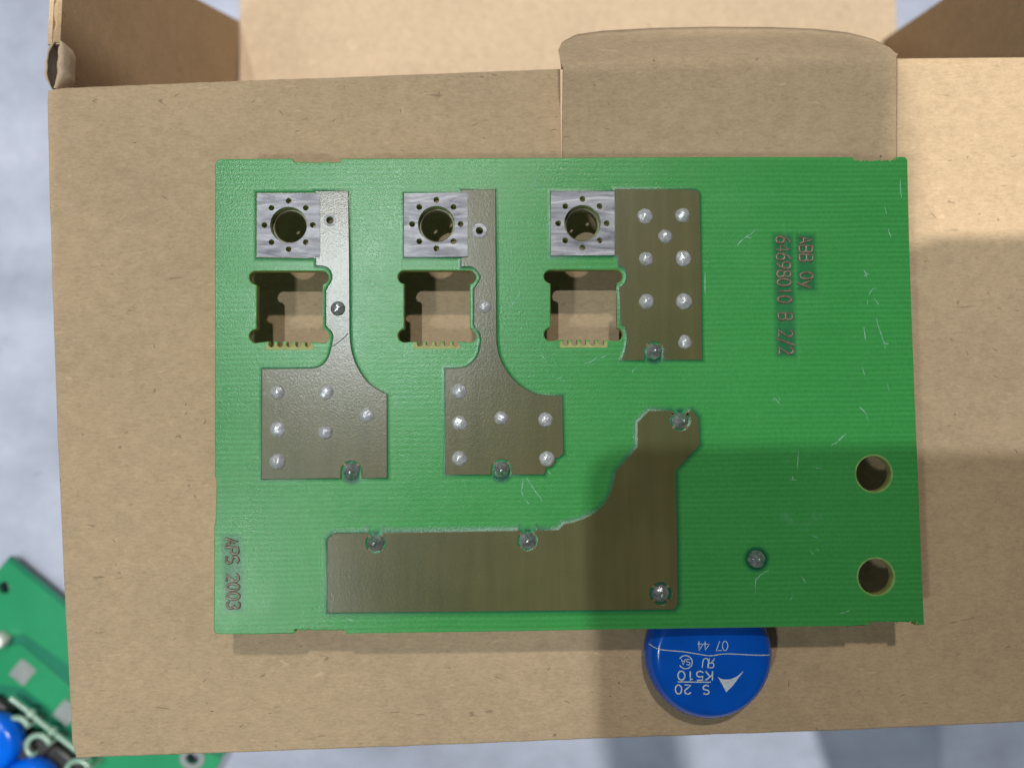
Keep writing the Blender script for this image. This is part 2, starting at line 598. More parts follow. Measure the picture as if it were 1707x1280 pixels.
# lid flap lying on the floor beyond the open end
ZL = 0.0030
l0 = px(398, 132, ZL)
lx0 = l0.x
lid = [Vector((lx0, bq[3].y + 0.0006)), Vector((bq[2].x - 0.003, bq[2].y + 0.0006)), Vector((bq[2].x - 0.003, 0.185)), Vector((bq[2].x - 0.02, 0.20)), Vector((lx0 + 0.02, 0.20)), Vector((lx0 + 0.0002, 0.185))]
add('lid_flap', curve_mesh([lid], ZL - TH, ZL, 0.0003), M_KRAFT_IN, box)


def dust_flap(hx, hy, chy, cz, sgn, y_end, zlo, zhi, lean, tilt=0.0, notch_y=0.0):
    """flap standing on edge; sgn +1: inner face looks to +x. Three plies with a fluted core in the cut edge."""
    f = empty('dust_flap')
    f.parent = box
    f.location = -Vector(box.location)
    prof = [(hy, zlo), (chy, zlo), (y_end, zhi)] + ([(hy + notch_y, zhi), (hy + notch_y - 0.0004, zhi - 0.0030), (hy, zhi - 0.0030)] if notch_y else [(hy, zhi)])

    def sheet(name, x0, x1, mat):
        bm = bmesh.new()
        n = len(prof)
        vs = []
        for x in (x0, x1):
            vs.append([bm.verts.new((hx + x + lean * (y - hy) - tilt * (z - zlo), y, z)) for (y, z) in prof])
        bm.faces.new(vs[0]); bm.faces.new(vs[1][::-1])
        for i in range(n):
            bm.faces.new((vs[0][i], vs[1][i], vs[1][(i + 1) % n], vs[0][(i + 1) % n]))
        bmesh.ops.recalc_face_normals(bm, faces=bm.faces)
        o = obj_bm(name, bm, mat)
        o.parent = f
        return o
    sheet('liner', -0.0004 * sgn, 0.0004 * sgn, M_FLAP_SHADED)
    sheet('liner', -0.0019 * sgn, -0.0011 * sgn, M_KRAFT)
    # fluted medium
    bm = bmesh.new()
    prev = None
    ny = int((y_end - 0.0005 - hy) / 0.0004)
    for i in range(ny + 1):
        y = hy + i * 0.0004
        x = (-0.00075 + 0.00028 * math.sin(2 * math.pi * y / 0.0048)) * sgn + lean * (y - hy)
        zl = zlo
        zh = zhi - 0.0002 - (0.0031 if y < hy + notch_y else 0)
        a = bm.verts.new((hx + x - tilt * (zl - zlo), y, zl + 0.0003)); b = bm.verts.new((hx + x - tilt * (zh - zlo), y, zh))
        if prev: bm.faces.new((prev[0], a, b, prev[1]))
        prev = (a, b)
    o = obj_bm('fluting', bm, M_KRAFT, None, True)
    o.parent = f
    o.modifiers.new('thick', 'SOLIDIFY').thickness = 0.00025
    return f


zb = 0.0036
pL = px(387, 100, zb)
pLc = px(386, 36, zb)
fl = dust_flap(pL.x, tl.y + 0.0010, pLc.y, 0.045, 1, 0.086, zb, Z_PANEL - 0.0022, 0.030, 0.040, 0.0084)
pR = px(1476, 66, zb)
fr = dust_flap(pR.x, right_top.y + 0.0010, pR.y, 0.045, -1, 0.094, zb, Z_PANEL - 0.0022, 0.0)

# crushed corner of the board at the fold
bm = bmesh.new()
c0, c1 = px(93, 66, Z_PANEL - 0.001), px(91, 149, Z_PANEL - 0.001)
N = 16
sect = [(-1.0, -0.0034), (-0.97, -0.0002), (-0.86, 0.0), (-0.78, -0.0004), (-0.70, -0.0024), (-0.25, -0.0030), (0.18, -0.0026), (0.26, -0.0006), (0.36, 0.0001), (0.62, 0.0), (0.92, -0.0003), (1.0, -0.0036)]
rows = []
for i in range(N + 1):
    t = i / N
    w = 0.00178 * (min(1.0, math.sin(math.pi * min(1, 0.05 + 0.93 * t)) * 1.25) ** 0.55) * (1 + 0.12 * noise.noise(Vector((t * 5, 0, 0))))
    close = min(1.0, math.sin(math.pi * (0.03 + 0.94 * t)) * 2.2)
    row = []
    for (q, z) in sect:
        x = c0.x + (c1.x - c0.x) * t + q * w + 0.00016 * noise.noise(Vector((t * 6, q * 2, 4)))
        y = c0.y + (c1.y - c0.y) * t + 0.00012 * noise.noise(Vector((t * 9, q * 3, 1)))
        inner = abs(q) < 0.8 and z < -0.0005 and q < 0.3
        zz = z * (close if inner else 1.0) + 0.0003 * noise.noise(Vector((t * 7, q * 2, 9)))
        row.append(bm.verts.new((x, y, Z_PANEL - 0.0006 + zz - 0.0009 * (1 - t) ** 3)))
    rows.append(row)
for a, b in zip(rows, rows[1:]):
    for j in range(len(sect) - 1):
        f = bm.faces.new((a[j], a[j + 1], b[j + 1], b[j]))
        f.material_index = 1 if 3 <= j <= 6 else 0  # hollow faces take the painted shade
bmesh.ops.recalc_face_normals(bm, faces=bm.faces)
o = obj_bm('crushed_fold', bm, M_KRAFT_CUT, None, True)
o.data.materials.append(M_FOLD_SHADE)
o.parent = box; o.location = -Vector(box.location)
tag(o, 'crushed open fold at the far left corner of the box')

# lock tab cut into the panel, sprung up, its rounded end bent over the edge
end_line = [(0.0, 84), (0.012, 70), (0.05, 58), (0.13, 51.5), (0.28, 47), (0.45, 45), (0.62, 45.5), (0.76, 48.5), (0.86, 55), (0.93, 66), (0.975, 79), (1.0, 92)]


def interp(tab, s):
    for (a, va), (b, vb) in zip(tab, tab[1:]):
        if s <= b: return va + (vb - va) * (s - a) / (b - a)
    return tab[-1][1]


bm = bmesh.new()
S, T1, T2 = 60, 12, 10
grid = []
for i in range(S + 1):
    s = i / S
    # denser near both ends
    s = 0.5 - 0.5 * math.cos(math.pi * s) if True else s
    colv = []
    crest_y = 109 - 16 * s + 3 * math.sin(s * 9) * 0.4
    yE = min(interp(end_line, s), crest_y - 4)
    zc = 0.0072 - 0.0024 * s
    for j in range(T1 + 1):
        t = j / T1
        y = 300 + (crest_y - 300) * t
        z = Z_PANEL - 0.0004 + zc * t ** 1.15
        x = tabL + (tabR - tabL) * s + (3 * t if s < .02 else 0)
        p = px(x, y, z)
        colv.append(bm.verts.new((p.x, p.y, z)))
    for j in range(1, T2 + 1):
        t = j / T2
        y = crest_y + (yE - crest_y) * t
        z = Z_PANEL - 0.0004 + zc - 0.0095 * (t ** 1.4) * (crest_y - yE) / 60
        x = tabL + (tabR - tabL) * s - (6 * t * (1 - s) ** 4) + 3 * t * s ** 8
        p = px(x, y, z)
        colv.append(bm.verts.new((p.x, p.y, z)))
    grid.append(colv)
for a, b in zip(grid, grid[1:]):
    for j in range(T1 + T2):
        bm.faces.new((a[j], b[j], b[j + 1], a[j + 1]))
bmesh.ops.recalc_face_normals(bm, faces=bm.faces)
for f in bm.faces:
    if f.normal.z < 0: f.normal_flip()
o = obj_bm('lock_tab', bm, M_KRAFT, None, True)
o.parent = box; o.location = -Vector(box.location)
md = o.modifiers.new('thick', 'SOLIDIFY'); md.thickness = 0.0012; md.offset = -1

# loose dark and pale fibres pressed into the paper
fib_d, fib_l = [], []
for i in range(210):
    x, y = random.uniform(95, 1700), random.uniform(150, 1240)
    if 350 < x < 1545 and 258 < y < 1050: continue
    if 925 < x < 1505 and y < 310: continue
    if y > 1258 - (x - 120) * 0.036 or x < 80 + (y - 150) * 0.042 or y < 158 - (x - 80) * 0.036: continue
    c_ = P2(x, y)
    a_ = random.uniform(-0.9, 0.9) + random.choice((0, 0, math.pi / 2))
    L_ = random.uniform(0.0004, 0.0013)
    cv = random.uniform(-1.6, 1.6)
    pts = []
    p_ = Vector((c_.x, c_.y))
    for q in range(6):
        pts.append((p_.x, p_.y, 1.0 - abs(q - 2.5) / 4))
        p_ = p_ + Vector((math.cos(a_), math.sin(a_))) * L_ / 5
        a_ += cv / 5
    (fib_d if random.random() < 0.62 else fib_l).append(pts)
k = NT('dark_fibre'); M_FD_ = k.set(color=k.ramp(k.noise(900), [(0.3, (0.07, 0.05, 0.03)), (0.7, (0.16, 0.11, 0.07))]), rough=0.8)
k = NT('pale_fibre'); M_FL_ = k.set(color=k.ramp(k.noise(900), [(0.3, (0.58, 0.47, 0.34)), (0.7, (0.74, 0.64, 0.50))]), rough=0.8)
for nm, fl_, mt in (('paper_fibres', fib_d, M_FD_), ('paper_fibres', fib_l, M_FL_)):
    tag(add(nm, stroke_mesh(fl_, 0.000055, 0.5, lambda x, y: Z_PANEL + 0.00001, 1), mt, box), kind='stuff')

# ------------------------------------------------------------------ circuit board on the box
board = empty('circuit_board', (0, 0, Z_PANEL))
tag(board, 'green circuit board lying solder side up on the cardboard box', 'circuit board')
PB = lambda x, y: px(x, y, Z_BOARD)
SC = 0.12673 / 1281.0    # metres per photograph pixel on the board


def toothed(x0, x1, y, depth, inward, n=9):
    """rough break-off notch along an edge running in x from x0 to x1"""
    L = [(x0, y), (x0 + 3, y + inward * depth * 0.8)]
    for i in range(n):
        t = (i + 0.5) / n
        xx = x0 + 5 + (x1 - x0 - 10) * t
        L.append((xx - 2.2 * (1 if x1 > x0 else -1), y + inward * (depth + random.uniform(-1, 1.0))))
        L.append((xx + 1.2 * (1 if x1 > x0 else -1), y + inward * (depth * 0.75 + random.uniform(-1.2, 0.8))))
    L += [(x1 - (3 if x1 > x0 else -3), y + inward * depth * 0.8), (x1, y)]
    return L


def corner(cx, cy, r, a0, a1, n=5):
    return arc(cx, cy, r, r, a0, a1, n)


outer = []
outer += corner(370, 277, 12, 180, 270)           # top left (y down in the photo)
outer += [(430, 264.6)] + toothed(487, 570, 264.5, 7, 1) + [(700, 264), (900, 263), (1100, 262), (1300, 261.5)]
outer += toothed(1422, 1494, 261.8, 6.5, 1)
outer += corner(1505, 269, 8, 270, 360)
outer += [(1516, 400), (1521, 550), (1526, 680), (1531, 800), (1535, 900)]
outer += [(1540.5, 1034), (1541, 1041), (1528, 1042)] + toothed(1526, 1448, 1042.2, 6, -1)
outer += [(1420, 1043.5), (1200, 1046.5), (1000, 1049.5), (800, 1053)]
outer += toothed(574, 490, 1056, 6.5, -1)
outer += [(430, 1057)] + corner(364, 1049, 8, 90, 180)
outer += [(356.5, 960), (356.8, 876), (358.5, 870), (360, 835), (360.3, 800), (357.6, 792), (357.8, 600), (358, 400)]
outer = [PB(*p) for p in outer]


def window(xl, xr, yt, yb, r, cxl, cxr, comb, cy, cr):
    """core window: rectangle with round relief lobes in its corners and a perforated break-off row at the bottom"""
    L = []
    L += arc(cxl + r, yt + r, r, r, 95, 270, 12)      # top-left lobe from its lower side over to the top
    L += arc(cxr - r, yt + r, r, r, 270, 445, 12)
    L += [(xr, yt + 2 * r + 2), (xr, yb - 2 * r - 2)]
    L += arc(cxr - r + 1, yb - r, r, r, -85, 90, 12)
    for x in comb[::-1]:
        L += [(x + cr * 0.75, yb + random.uniform(-3, -1.0))] + arc(x, cy, cr, cr * 1.1, 20, 160, 8)[0:] + [(x - cr * 0.8, yb + random.uniform(-3, -1.0))]
    L += arc(cxl + r, yb - r, r, r, 90, 265, 12)
    L += [(xl, yb - 2 * r - 2), (xl, yt + 2 * r + 2)]
    return [PB(*p) for p in L]


holes = []
WIN = [
    (428, 537.5, 452, 571.5, 11, 415.5, 547.5, (452, 467, 482, 497, 513), 573.5, 4.7, (444, 522.5, 583)),
    (673.8, 783, 451.2, 570.5, 11, 663.5, 793.5, (700, 715, 730, 744.7, 759), 572.5, 4.7, (690, 766.5, 581.5)),
    (917.8, 1029, 450, 568.5, 11, 906.8, 1037.5, (943, 958, 972.7, 987.6, 1002.7), 571, 4.7, (934, 1012.5, 579.5)),
]
for w in WIN: holes.append(window(*w[:10]))
BIG = [(481.9, 376), (727.7, 374.6), (970.7, 373.2)]
VIA_R = 4.4
via = []
for c in BIG:
    holes.append(circle(PB(*c), 29.8 * SC, 48))
    for i in range(8):
        a = i * math.pi / 4
        via.append(PB(c[0] + 40.3 * math.cos(a), c[1] + 40.3 * math.sin(a)))
for v in via: holes.append(circle(v, VIA_R * SC, 14))
small = [(550.5, 368), (799.4, 385.4)]
for s in small: holes.append(circle(PB(*s), 6.0 * SC, 18))
MNT = [(1456.5, 789.5), (1460, 961)]
for m_ in MNT: holes.append(circle(PB(*m_), 29.2 * SC, 48))
me = curve_mesh([outer] + holes, Z_BOARD - BT, Z_BOARD, 0.00016, 2)
me.materials.append(M_MASK); me.materials.append(M_LAM); me.materials.append(M_RIM)
for p in me.polygons:
    nz = abs(p.normal.z)
    p.material_index = 0 if nz > 0.95 else (1 if nz < 0.25 else 2)
sub = add('substrate', me, None, board)


def flat_part(name, loops, z0, z1, mat, bevel=0.00004, edge=None, parent=None):
    me = curve_mesh(loops, z0, z1, bevel, 1)
    me.materials.append(mat)
    if edge is not None:
        me.materials.append(edge)
        for p in me.polygons:
            if abs(p.normal.z) < 0.95: p.material_index = 1
    return add(name, me, None, parent or board)


# perforated break-off strips of bare laminate and rims of the mounting holes
for w in WIN:
    x0, x1, yb = w[10]
    base = w[3]
    L = [(x0, base + 0.8)]
    for x in w[7]:
        L += [(x - 5.2, base + 0.8)] + arc(x, w[8], 5.2, 5.6, 170, 10, 8) + [(x + 5.2, base + 0.8)]
    L += [(x1, base + 0.8), (x1, yb), (x0, yb)]
    flat_part('bare_strip', [[PB(*p) for p in L]], Z_BOARD + 0.000004, Z_BOARD + 0.000045, M_LAM, 0.00001)
for m_ in MNT:
    flat_part('bare_rim', [circle(PB(*m_), 32.5 * SC, 48), circle(PB(*m_), 29.6 * SC, 48)], Z_BOARD + 0.000004, Z_BOARD + 0.00004, M_RIM, 0.00001)


# ---- copper plates
def notch(cx, cy, r, edge_y, half, up=True):
    """round clearance biting in from a straight edge (up: the edge lies above in the photo); left to right along a top edge"""
    if up:
        L = [(cx - half, edge_y - 1.5), (cx - half + 4, edge_y + 3)]
        L += arc(cx, cy, r, r, 180 + 48, 360 - 48 - 360, 18)[0:]
        L += [(cx + half - 4, edge_y + 3), (cx + half, edge_y - 1.5)]
        return L
    L = [(cx + r, edge_y)] + arc(cx, cy, r, r, 0, -180, 18) + [(cx - r, edge_y)]
    return L


def arc_up(cx, cy, r, n=20):
    # from the upper left over the bottom to the upper right (photo y down)
    return arc(cx, cy, r, r, 228, -48, n)


plate1 = [(428, 322), (526, 322), (526, 319.5), (581, 319.5), (582.5, 430), (583.2, 550)]
plate1 += [tuple(p) for p in smooth_line([(583.4, 560), (585.5, 580), (591, 601), (601, 621), (614, 638), (629, 649), (645, 657.5)])]
plate1 += [(645.4, 796)] + notch(586, 785.5, 18, 796.6, 0, False) + [(436.8, 798.5), (437.6, 615)]
plate1 += [tuple(p) for p in smooth_line([(522, 614.5), (534, 611), (544, 602), (550, 590), (553, 578), (556, 561), (552.5, 552.5), (547, 547), (544, 542)], 4)]
plate1 += [tuple(p) for p in smooth_line([(544, 484), (548, 477.5), (553.5, 468), (554, 458), (549, 448.5), (540, 444), (527, 443)], 4)] + [(527, 431), (428, 430)]
plate2 = [(779, 322.8), (769, 321.8), (769, 317.2), (825.7, 317.2), (827.5, 560)]
plate2 += [tuple(p) for p in smooth_line([(828, 572), (832, 592.5), (840, 611), (854, 631), (873, 647), (892, 656.5), (909, 659.8)])]
plate2 += [(937, 660), (939, 756.5), (930, 763.5)] + arc(911.5, 765, 14, 14, -10, 95, 8) + [(907, 790.6)] + notch(836, 782.5, 18, 790.8, 0, False) + [(742.8, 791), (741.8, 614.3)]
plate2 += [tuple(p) for p in smooth_line([(765, 614.3), (778, 611), (790, 601.5), (797, 590), (800.5, 576), (802, 566), (798.6, 554), (792, 546), (790.5, 541)], 4)]
plate2 += [tuple(p) for p in smooth_line([(790.5, 482), (796, 474), (801, 464), (798.5, 456), (792, 448.5), (785, 445), (768.6, 444.7)], 4)] + [(768.6, 430.5), (779, 429.5)]
plate2_pad = [(673.5, 323), (780.2, 322), (780.2, 429), (673.5, 429.5)]
plate3 = [(1025.2, 316.3), (1153, 317)] + arc(1154, 329, 12, 12, 285, 355, 5) + [(1170, 599.8)] + [(1107, 599.8)] + arc(1090, 586, 17, 17, 20, -200, 18) + [(1073, 600.5), (1036, 600.3)]
plate3 += [tuple(p) for p in smooth_line([(1038, 598), (1042, 587), (1045.5, 572), (1046, 561), (1042, 547), (1035, 540)], 4)]
plate3 += [tuple(p) for p in smooth_line([(1033, 480), (1041, 474), (1045.5, 462), (1042, 450), (1036, 445), (1030.5, 442)], 4)] + [(1030.5, 427), (1025.2, 427)]
plate3_pad = [(918, 320), (1024.4, 319.5), (1024.4, 426.6), (918, 427)]
plate4 = [(546, 899), (556.5, 889), (611, 888)] + [(612, 886), (615, 891)] + arc_up(626.8, 904.5, 17.5) + [(638.5, 891), (641.5, 886), (643, 887.5), (862, 884.3), (864, 882.5), (867.5, 887.5)] + arc_up(879.4, 900.5, 17.5) + [(891, 887.5), (894.5, 882), (896, 883.5), (930.5, 883), (940, 873.5)]
plate4 += [tuple(p) for p in smooth_line([(944, 872.5), (964, 867.5), (990, 855), (1010, 835), (1019.5, 815), (1026, 786)])]
plate4 += [(1062.8, 745), (1062.8, 704), (1081.7, 684.7), (1118, 684.7), (1122, 689)] + arc_up(1133.5, 701, 17.5) + [(1145, 688.5), (1148, 684.8), (1153, 684.5), (1163.6, 696), (1165.3, 742), (1126, 783.5), (1129.7, 1006), (1123.5, 1014.8), (546, 1020.3)]
hole4 = circle((1101, 988.5), 19, 28)


def offset_loop(L, d):
    n = len(L)
    area = sum(L[i].x * L[(i + 1) % n].y - L[(i + 1) % n].x * L[i].y for i in range(n))
    sg = 1 if area > 0 else -1
    out = []
    for i in range(n):
        a, b, c = L[i - 1], L[i], L[(i + 1) % n]
        e1, e2 = (b - a), (c - b)
        if e1.length < 1e-9 or e2.length < 1e-9:
            e1 = e2 = c - a
        n1 = Vector((e1.y, -e1.x)).normalized() * sg
        n2 = Vector((e2.y, -e2.x)).normalized() * sg
        m = n1 + n2
        if m.length < 0.2: m = n1
        m.normalize()
        k_ = d / max(0.55, m.dot(n1))
        out.append(b + m * k_)
    return out


def darken(loop_px, width=0.0006, parent=None):
    """low fillet of solder mask along the raised edge, darker towards it"""
    L = [PB(*p) for p in loop_px]
    # drop near-coincident points
    Q = [L[0]]
    for p in L[1:]:
        if (p - Q[-1]).length > 0.00015: Q.append(p)
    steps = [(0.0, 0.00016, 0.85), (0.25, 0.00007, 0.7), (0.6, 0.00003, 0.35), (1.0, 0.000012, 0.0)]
    bm = bmesh.new()
    lay = bm.verts.layers.float.new('darken')
    rings = []
    for (t, z, a) in steps:
        ring = []
        for p in offset_loop(Q, -0.00004 + width * t):
            v = bm.verts.new((p.x, p.y, Z_BOARD + z)); v[lay] = a
            ring.append(v)
        rings.append(ring)
    n = len(Q)
    for a, b in zip(rings, rings[1:]):
        for i in range(n):
            bm.faces.new((a[i], a[(i + 1) % n], b[(i + 1) % n], b[i]))
    for f in bm.faces:
        f.normal_update()
        if f.normal.z < 0: f.normal_flip()
    return bm


PLT = 0.00022
ZP0, ZP1 = Z_BOARD + 0.000003, Z_BOARD + PLT


def plate(loop, extra, name='copper_plate'):
    return flat_part(name, [[PB(*p) for p in loop]] + extra, ZP0, ZP1, M_PLATE, 0.00005, M_PEDGE)


def pad_holes(k_):
    c = BIG[k_]
    return [circle(PB(*c), 30.6 * SC, 48)] + [circle(v, (VIA_R + 0.3) * SC, 14) for v in via[8 * k_:8 * k_ + 8]]


# plate 1 is one sheet: tinned square, tinned strip and brown square
hs1 = [circle(PB(*small[0]), 6.6 * SC, 18)]
M_STRIP = strip_material()
pl1 = flat_part('copper_plate', [[PB(*p) for p in plate1]] + pad_holes(0) + hs1, ZP0, ZP1, M_PLATE, 0.00005, M_PEDGE)
pad_sq1 = [(429.5, 323.4), (534, 323.4), (534, 429.6), (429.5, 428.6)]
flat_part('tinned_pad', [[PB(*p) for p in pad_sq1]] + pad_holes(0), ZP1 + 0.000004, ZP1 + 0.00006, M_PAD, 0.00002)
pl2 = plate(plate2, [circle(PB(*small[1]), 6.4 * SC, 18)])
flat_part('tinned_pad', [[PB(*p) for p in plate2_pad]] + pad_holes(1), ZP0 + 0.000006, ZP1 + 0.00007, M_PAD, 0.00004)
flat_part('eyelet', [circle(PB(*small[1]), 12.6 * SC, 28), circle(PB(*small[1]), 6.0 * SC, 20)], ZP1 + 0.000004, ZP1 + 0.00010, M_PAD, 0.00004)
flat_part('eyelet', [circle(PB(*small[0]), 10.0 * SC, 28), circle(PB(*small[0]), 6.2 * SC, 20)], ZP1 + 0.000004, ZP1 + 0.00005, M_PAD, 0.00002)
for c in BIG:
    flat_part('bushing', [circle(PB(*c), 32 * SC, 48), circle(PB(*c), 26.0 * SC, 48)], Z_BOARD - BT - 0.0009, Z_BOARD - 0.0009, M_BUSH, 0.00015)
pl3 = plate(plate3, [])
flat_part('tinned_pad', [[PB(*p) for p in plate3_pad]] + pad_holes(2), ZP0 + 0.000006, ZP1 + 0.00007, M_PAD, 0.00004)
pl4 = plate(plate4, [[PB(*p) for p in hole4]])
tag(pl1, 'copper plate with a tinned square, narrow neck and greyish strip')
tag(pl4, 'long brown copper plate stepping up to a narrow arm')
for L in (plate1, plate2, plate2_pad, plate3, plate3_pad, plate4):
    obj_bm('dark_mask_edge', darken(L, 0.0010 if L is plate4 else 0.0006), M_MASK, board, True)

# ---- solder bumps and joints
bump_mesh = []
for s in range(6):
    prof = [(0, 0.00078), (0.00025, 0.00077), (0.0005, 0.00071), (0.00075, 0.00060), (0.00095, 0.00046), (0.00111, 0.00029), (0.00122, 0.00013), (0.00128, 0.0)]
    bm = lathe(prof, 26, 0.00017, s + 1, 0.09)
    me_ = bpy.data.meshes.new('solder_bump'); bm.to_mesh(me_); bm.free()
    me_.materials.append(M_SOLDER)
    for p in me_.polygons: p.use_smooth = True
    bump_mesh.append(me_)
joint_mesh = []
for s in range(3):
    prof = [(0, 0.0019), (0.00022, 0.00188), (0.00033, 0.00175), (0.00037, 0.0014), (0.00055, 0.00112), (0.00085, 0.00090), (0.00112, 0.00062), (0.00130, 0.00030), (0.00138, 0.0)]
    bm = lathe(prof, 26, 0.00014, s + 11, 0.09)
    me_ = bpy.data.meshes.new('solder_joint'); bm.to_mesh(me_); bm.free()
    me_.materials.append(M_SOLDER_D)
    for p in me_.polygons: p.use_smooth = True
    joint_mesh.append(me_)
dome = [(0, 0.00085), (0.0003, 0.00082), (0.0006, 0.00072), (0.0009, 0.00052), (0.0011, 0.0003), (0.00122, 0.0)]
bm = lathe(dome, 26, 0.00002, 31, 0.02)
dome_me = bpy.data.meshes.new('solder_joint'); bm.to_mesh(dome_me); bm.free()
dome_me.materials.append(M_SOLDER_D)
for p in dome_me.polygons: p.use_smooth = True


def place(name, me_, x, y, z, sc=1.0, tilt=(0, 0)):
    o = bpy.data.objects.new(name, me_)
    COL.objects.link(o)
    o.parent = board
    p = PB(x, y)
    o.location = (p.x, p.y, z - Z_PANEL)
    o.rotation_euler = (tilt[0], tilt[1], random.uniform(0, 6.28))
    o.scale = (sc * random.uniform(0.96, 1.04), sc, sc * random.uniform(0.8, 1.2))
    return o


BUMPS = [(463, 653.5), (544, 654), (612, 691), (463.4, 715.5), (543, 720.5), (464, 769),
         (765.5, 652), (766, 705), (835.7, 696.7), (909, 699), (766, 764), (911, 764.5),
         (1075, 361), (1137.5, 360), (1108.7, 395), (1076.4, 432), (1138.8, 431.3), (1077, 503.5), (1139.7, 502.8), (1141.4, 570.7)]
for i, (x, y) in enumerate(BUMPS):
    place('solder_bump', bump_mesh[i % 6], x, y, ZP1 - 0.00002, random.uniform(0.92, 1.04))
JOINTS = [(586, 785.5), (836, 783), (1090, 586.5), (626.8, 904.5), (879.4, 901), (1133.5, 701.5), (1101, 988.5), (1261, 931.5)]
for i, (x, y) in enumerate(JOINTS):
    place('solder_joint', joint_mesh[i % 3], x, y, Z_BOARD + 0.00003, 1.02 if i < 6 else 1.06, (random.uniform(-.08, .08), random.uniform(-.08, .08)))
place('solder_joint', dome_me, 564, 514.7, ZP1 - 0.00002, 1.0)
place('solder_joint', bump_mesh[2], 807.6, 511, ZP1 - 0.00002, 0.92)
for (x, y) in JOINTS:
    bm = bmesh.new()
    lay = bm.verts.layers.float.new('darken')
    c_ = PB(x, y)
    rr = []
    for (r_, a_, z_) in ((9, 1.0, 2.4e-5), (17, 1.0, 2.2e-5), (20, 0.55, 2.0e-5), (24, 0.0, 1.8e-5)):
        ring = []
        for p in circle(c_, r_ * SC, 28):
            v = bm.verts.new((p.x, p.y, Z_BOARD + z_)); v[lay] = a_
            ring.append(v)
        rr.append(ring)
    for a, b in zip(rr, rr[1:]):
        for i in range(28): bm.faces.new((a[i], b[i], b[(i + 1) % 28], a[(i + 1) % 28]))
    obj_bm('dark_mask_edge', bm, M_MASK, board, True)  # ring of darker mask round each joint
# spokes that tie the joints to the plates
for (x, y) in JOINTS[:7]:
    sp = empty('thermal_relief'); sp.parent = board; sp.location = (0, 0, -Z_PANEL)
    for a in (45, 135, 225, 315):
        if y < 890 and y > 760 and a in (45, 135): continue
        if (x, y) == JOINTS[2] and a in (45, 135): continue
        ca, sa = math.cos(math.radians(a)), math.sin(math.radians(a))
        q = []
        for (u, v) in ((11, -1.6), (19.5, -2.4), (19.5, 2.4), (11, 1.6)):
            q.append(PB(x + u * ca - v * sa, y + u * sa + v * ca))
        o = add('spoke', curve_mesh([q], ZP0 + 0.000002, ZP1 - 0.00004, 0.00003), M_PEDGE)
        o.parent = sp

# ---- raised lettering
G = {}
G['0'] = [arc(2, 3, 2, 3, 0, 360, 14)]
G['O'] = [arc(2, 3, 2, 3, 0, 360, 14)]
G['1'] = [[(1, 5), (2.2, 6), (2.2, 0)]]
G['2'] = [arc(2, 4.3, 1.9, 1.7, 170, -35, 8) + [(0, 0), (4, 0)]]
G['3'] = [arc(1.9, 4.5, 1.9, 1.5, 160, -90, 8), arc(1.9, 1.6, 2.0, 1.55, 90, -160, 8)]
G['4'] = [[(3, 0), (3, 6), (0, 1.8), (4, 1.8)]]
G['5'] = [[(3.7, 6), (0.6, 6), (0.3, 3.4)] + arc(1.9, 1.9, 2.0, 1.9, 130, -150, 9)]
G['6'] = [[(3.4, 6), (1.6, 5), (0.4, 3.2), (0, 1.9)], arc(2, 1.8, 2, 1.8, 0, 360, 12)]
G['7'] = [[(0, 6), (4, 6), (1.4, 0)]]
G['8'] = [arc(2, 4.55, 1.7, 1.45, 0, 360, 12), arc(2, 1.6, 2, 1.6, 0, 360, 12)]
G['9'] = [arc(2, 4.2, 2, 1.8, 0, 360, 12), [(4, 4.1), (3.6, 2.8), (2.4, 1), (0.6, 0)]]
G['A'] = [[(0, 0), (2, 6), (4, 0)], [(0.75, 2.1), (3.25, 2.1)]]
G['B'] = [[(0, 0), (0, 6), (2.6, 6)] + arc(2.6, 4.55, 1.3, 1.4, 80, -80, 6) + [(0, 3.15)], [(2.6, 3.15)] + arc(2.6, 1.58, 1.5, 1.55, 85, -85, 6) + [(0, 0)]]
G['P'] = [[(0, 0), (0, 6), (2.6, 6)] + arc(2.6, 4.4, 1.4, 1.6, 85, -85, 6) + [(0, 2.8)]]
G['S'] = [arc(2, 4.5, 1.9, 1.5, 30, 250, 9) + arc(2, 1.55, 1.95, 1.55, 75, -150, 9)]
G['K'] = [[(0, 0), (0, 6)], [(4, 6), (0, 2.4)], [(1.3, 3.6), (4, 0)]]
G['U'] = [[(0, 6), (0, 2)] + arc(2, 2, 2, 2, 180, 360, 8) + [(4, 6)]]
G['R'] = [[(0, 0), (0, 6), (2.6, 6)] + arc(2.6, 4.5, 1.4, 1.5, 85, -85, 6) + [(0, 3.0)], [(2, 3), (4, 0)]]
G['y'] = [[(0, 4.4), (2, 0.6)], [(4, 4.4), (1.0, -1.6)]]
G['/'] = [[(0, -1), (4, 7)]]


def write(text, place_fn, pitch, width, height, slant=0.0, mirror=()):
    """strokes of the text; place_fn(u, v): u along the line, v up the letters, in photograph pixels"""
    out = []
    for i, ch in enumerate(text):
        for poly in G.get(ch, []):
            L = []
            for (gx, gy) in poly:
                if i in mirror: gx = 4 - gx
                u = i * pitch + gx / 4 * width + slant * gy / 6 * height
                v = gy / 6 * height
                L.append(place_fn(u, v))
            out.append(L)
    return out


def down_text(x_base, y0, dxdy=0.0):
    # letters turned a quarter clockwise: the line runs down, the tops point right
    return lambda u, v: PB(x_base + v + u * dxdy, y0 + u)


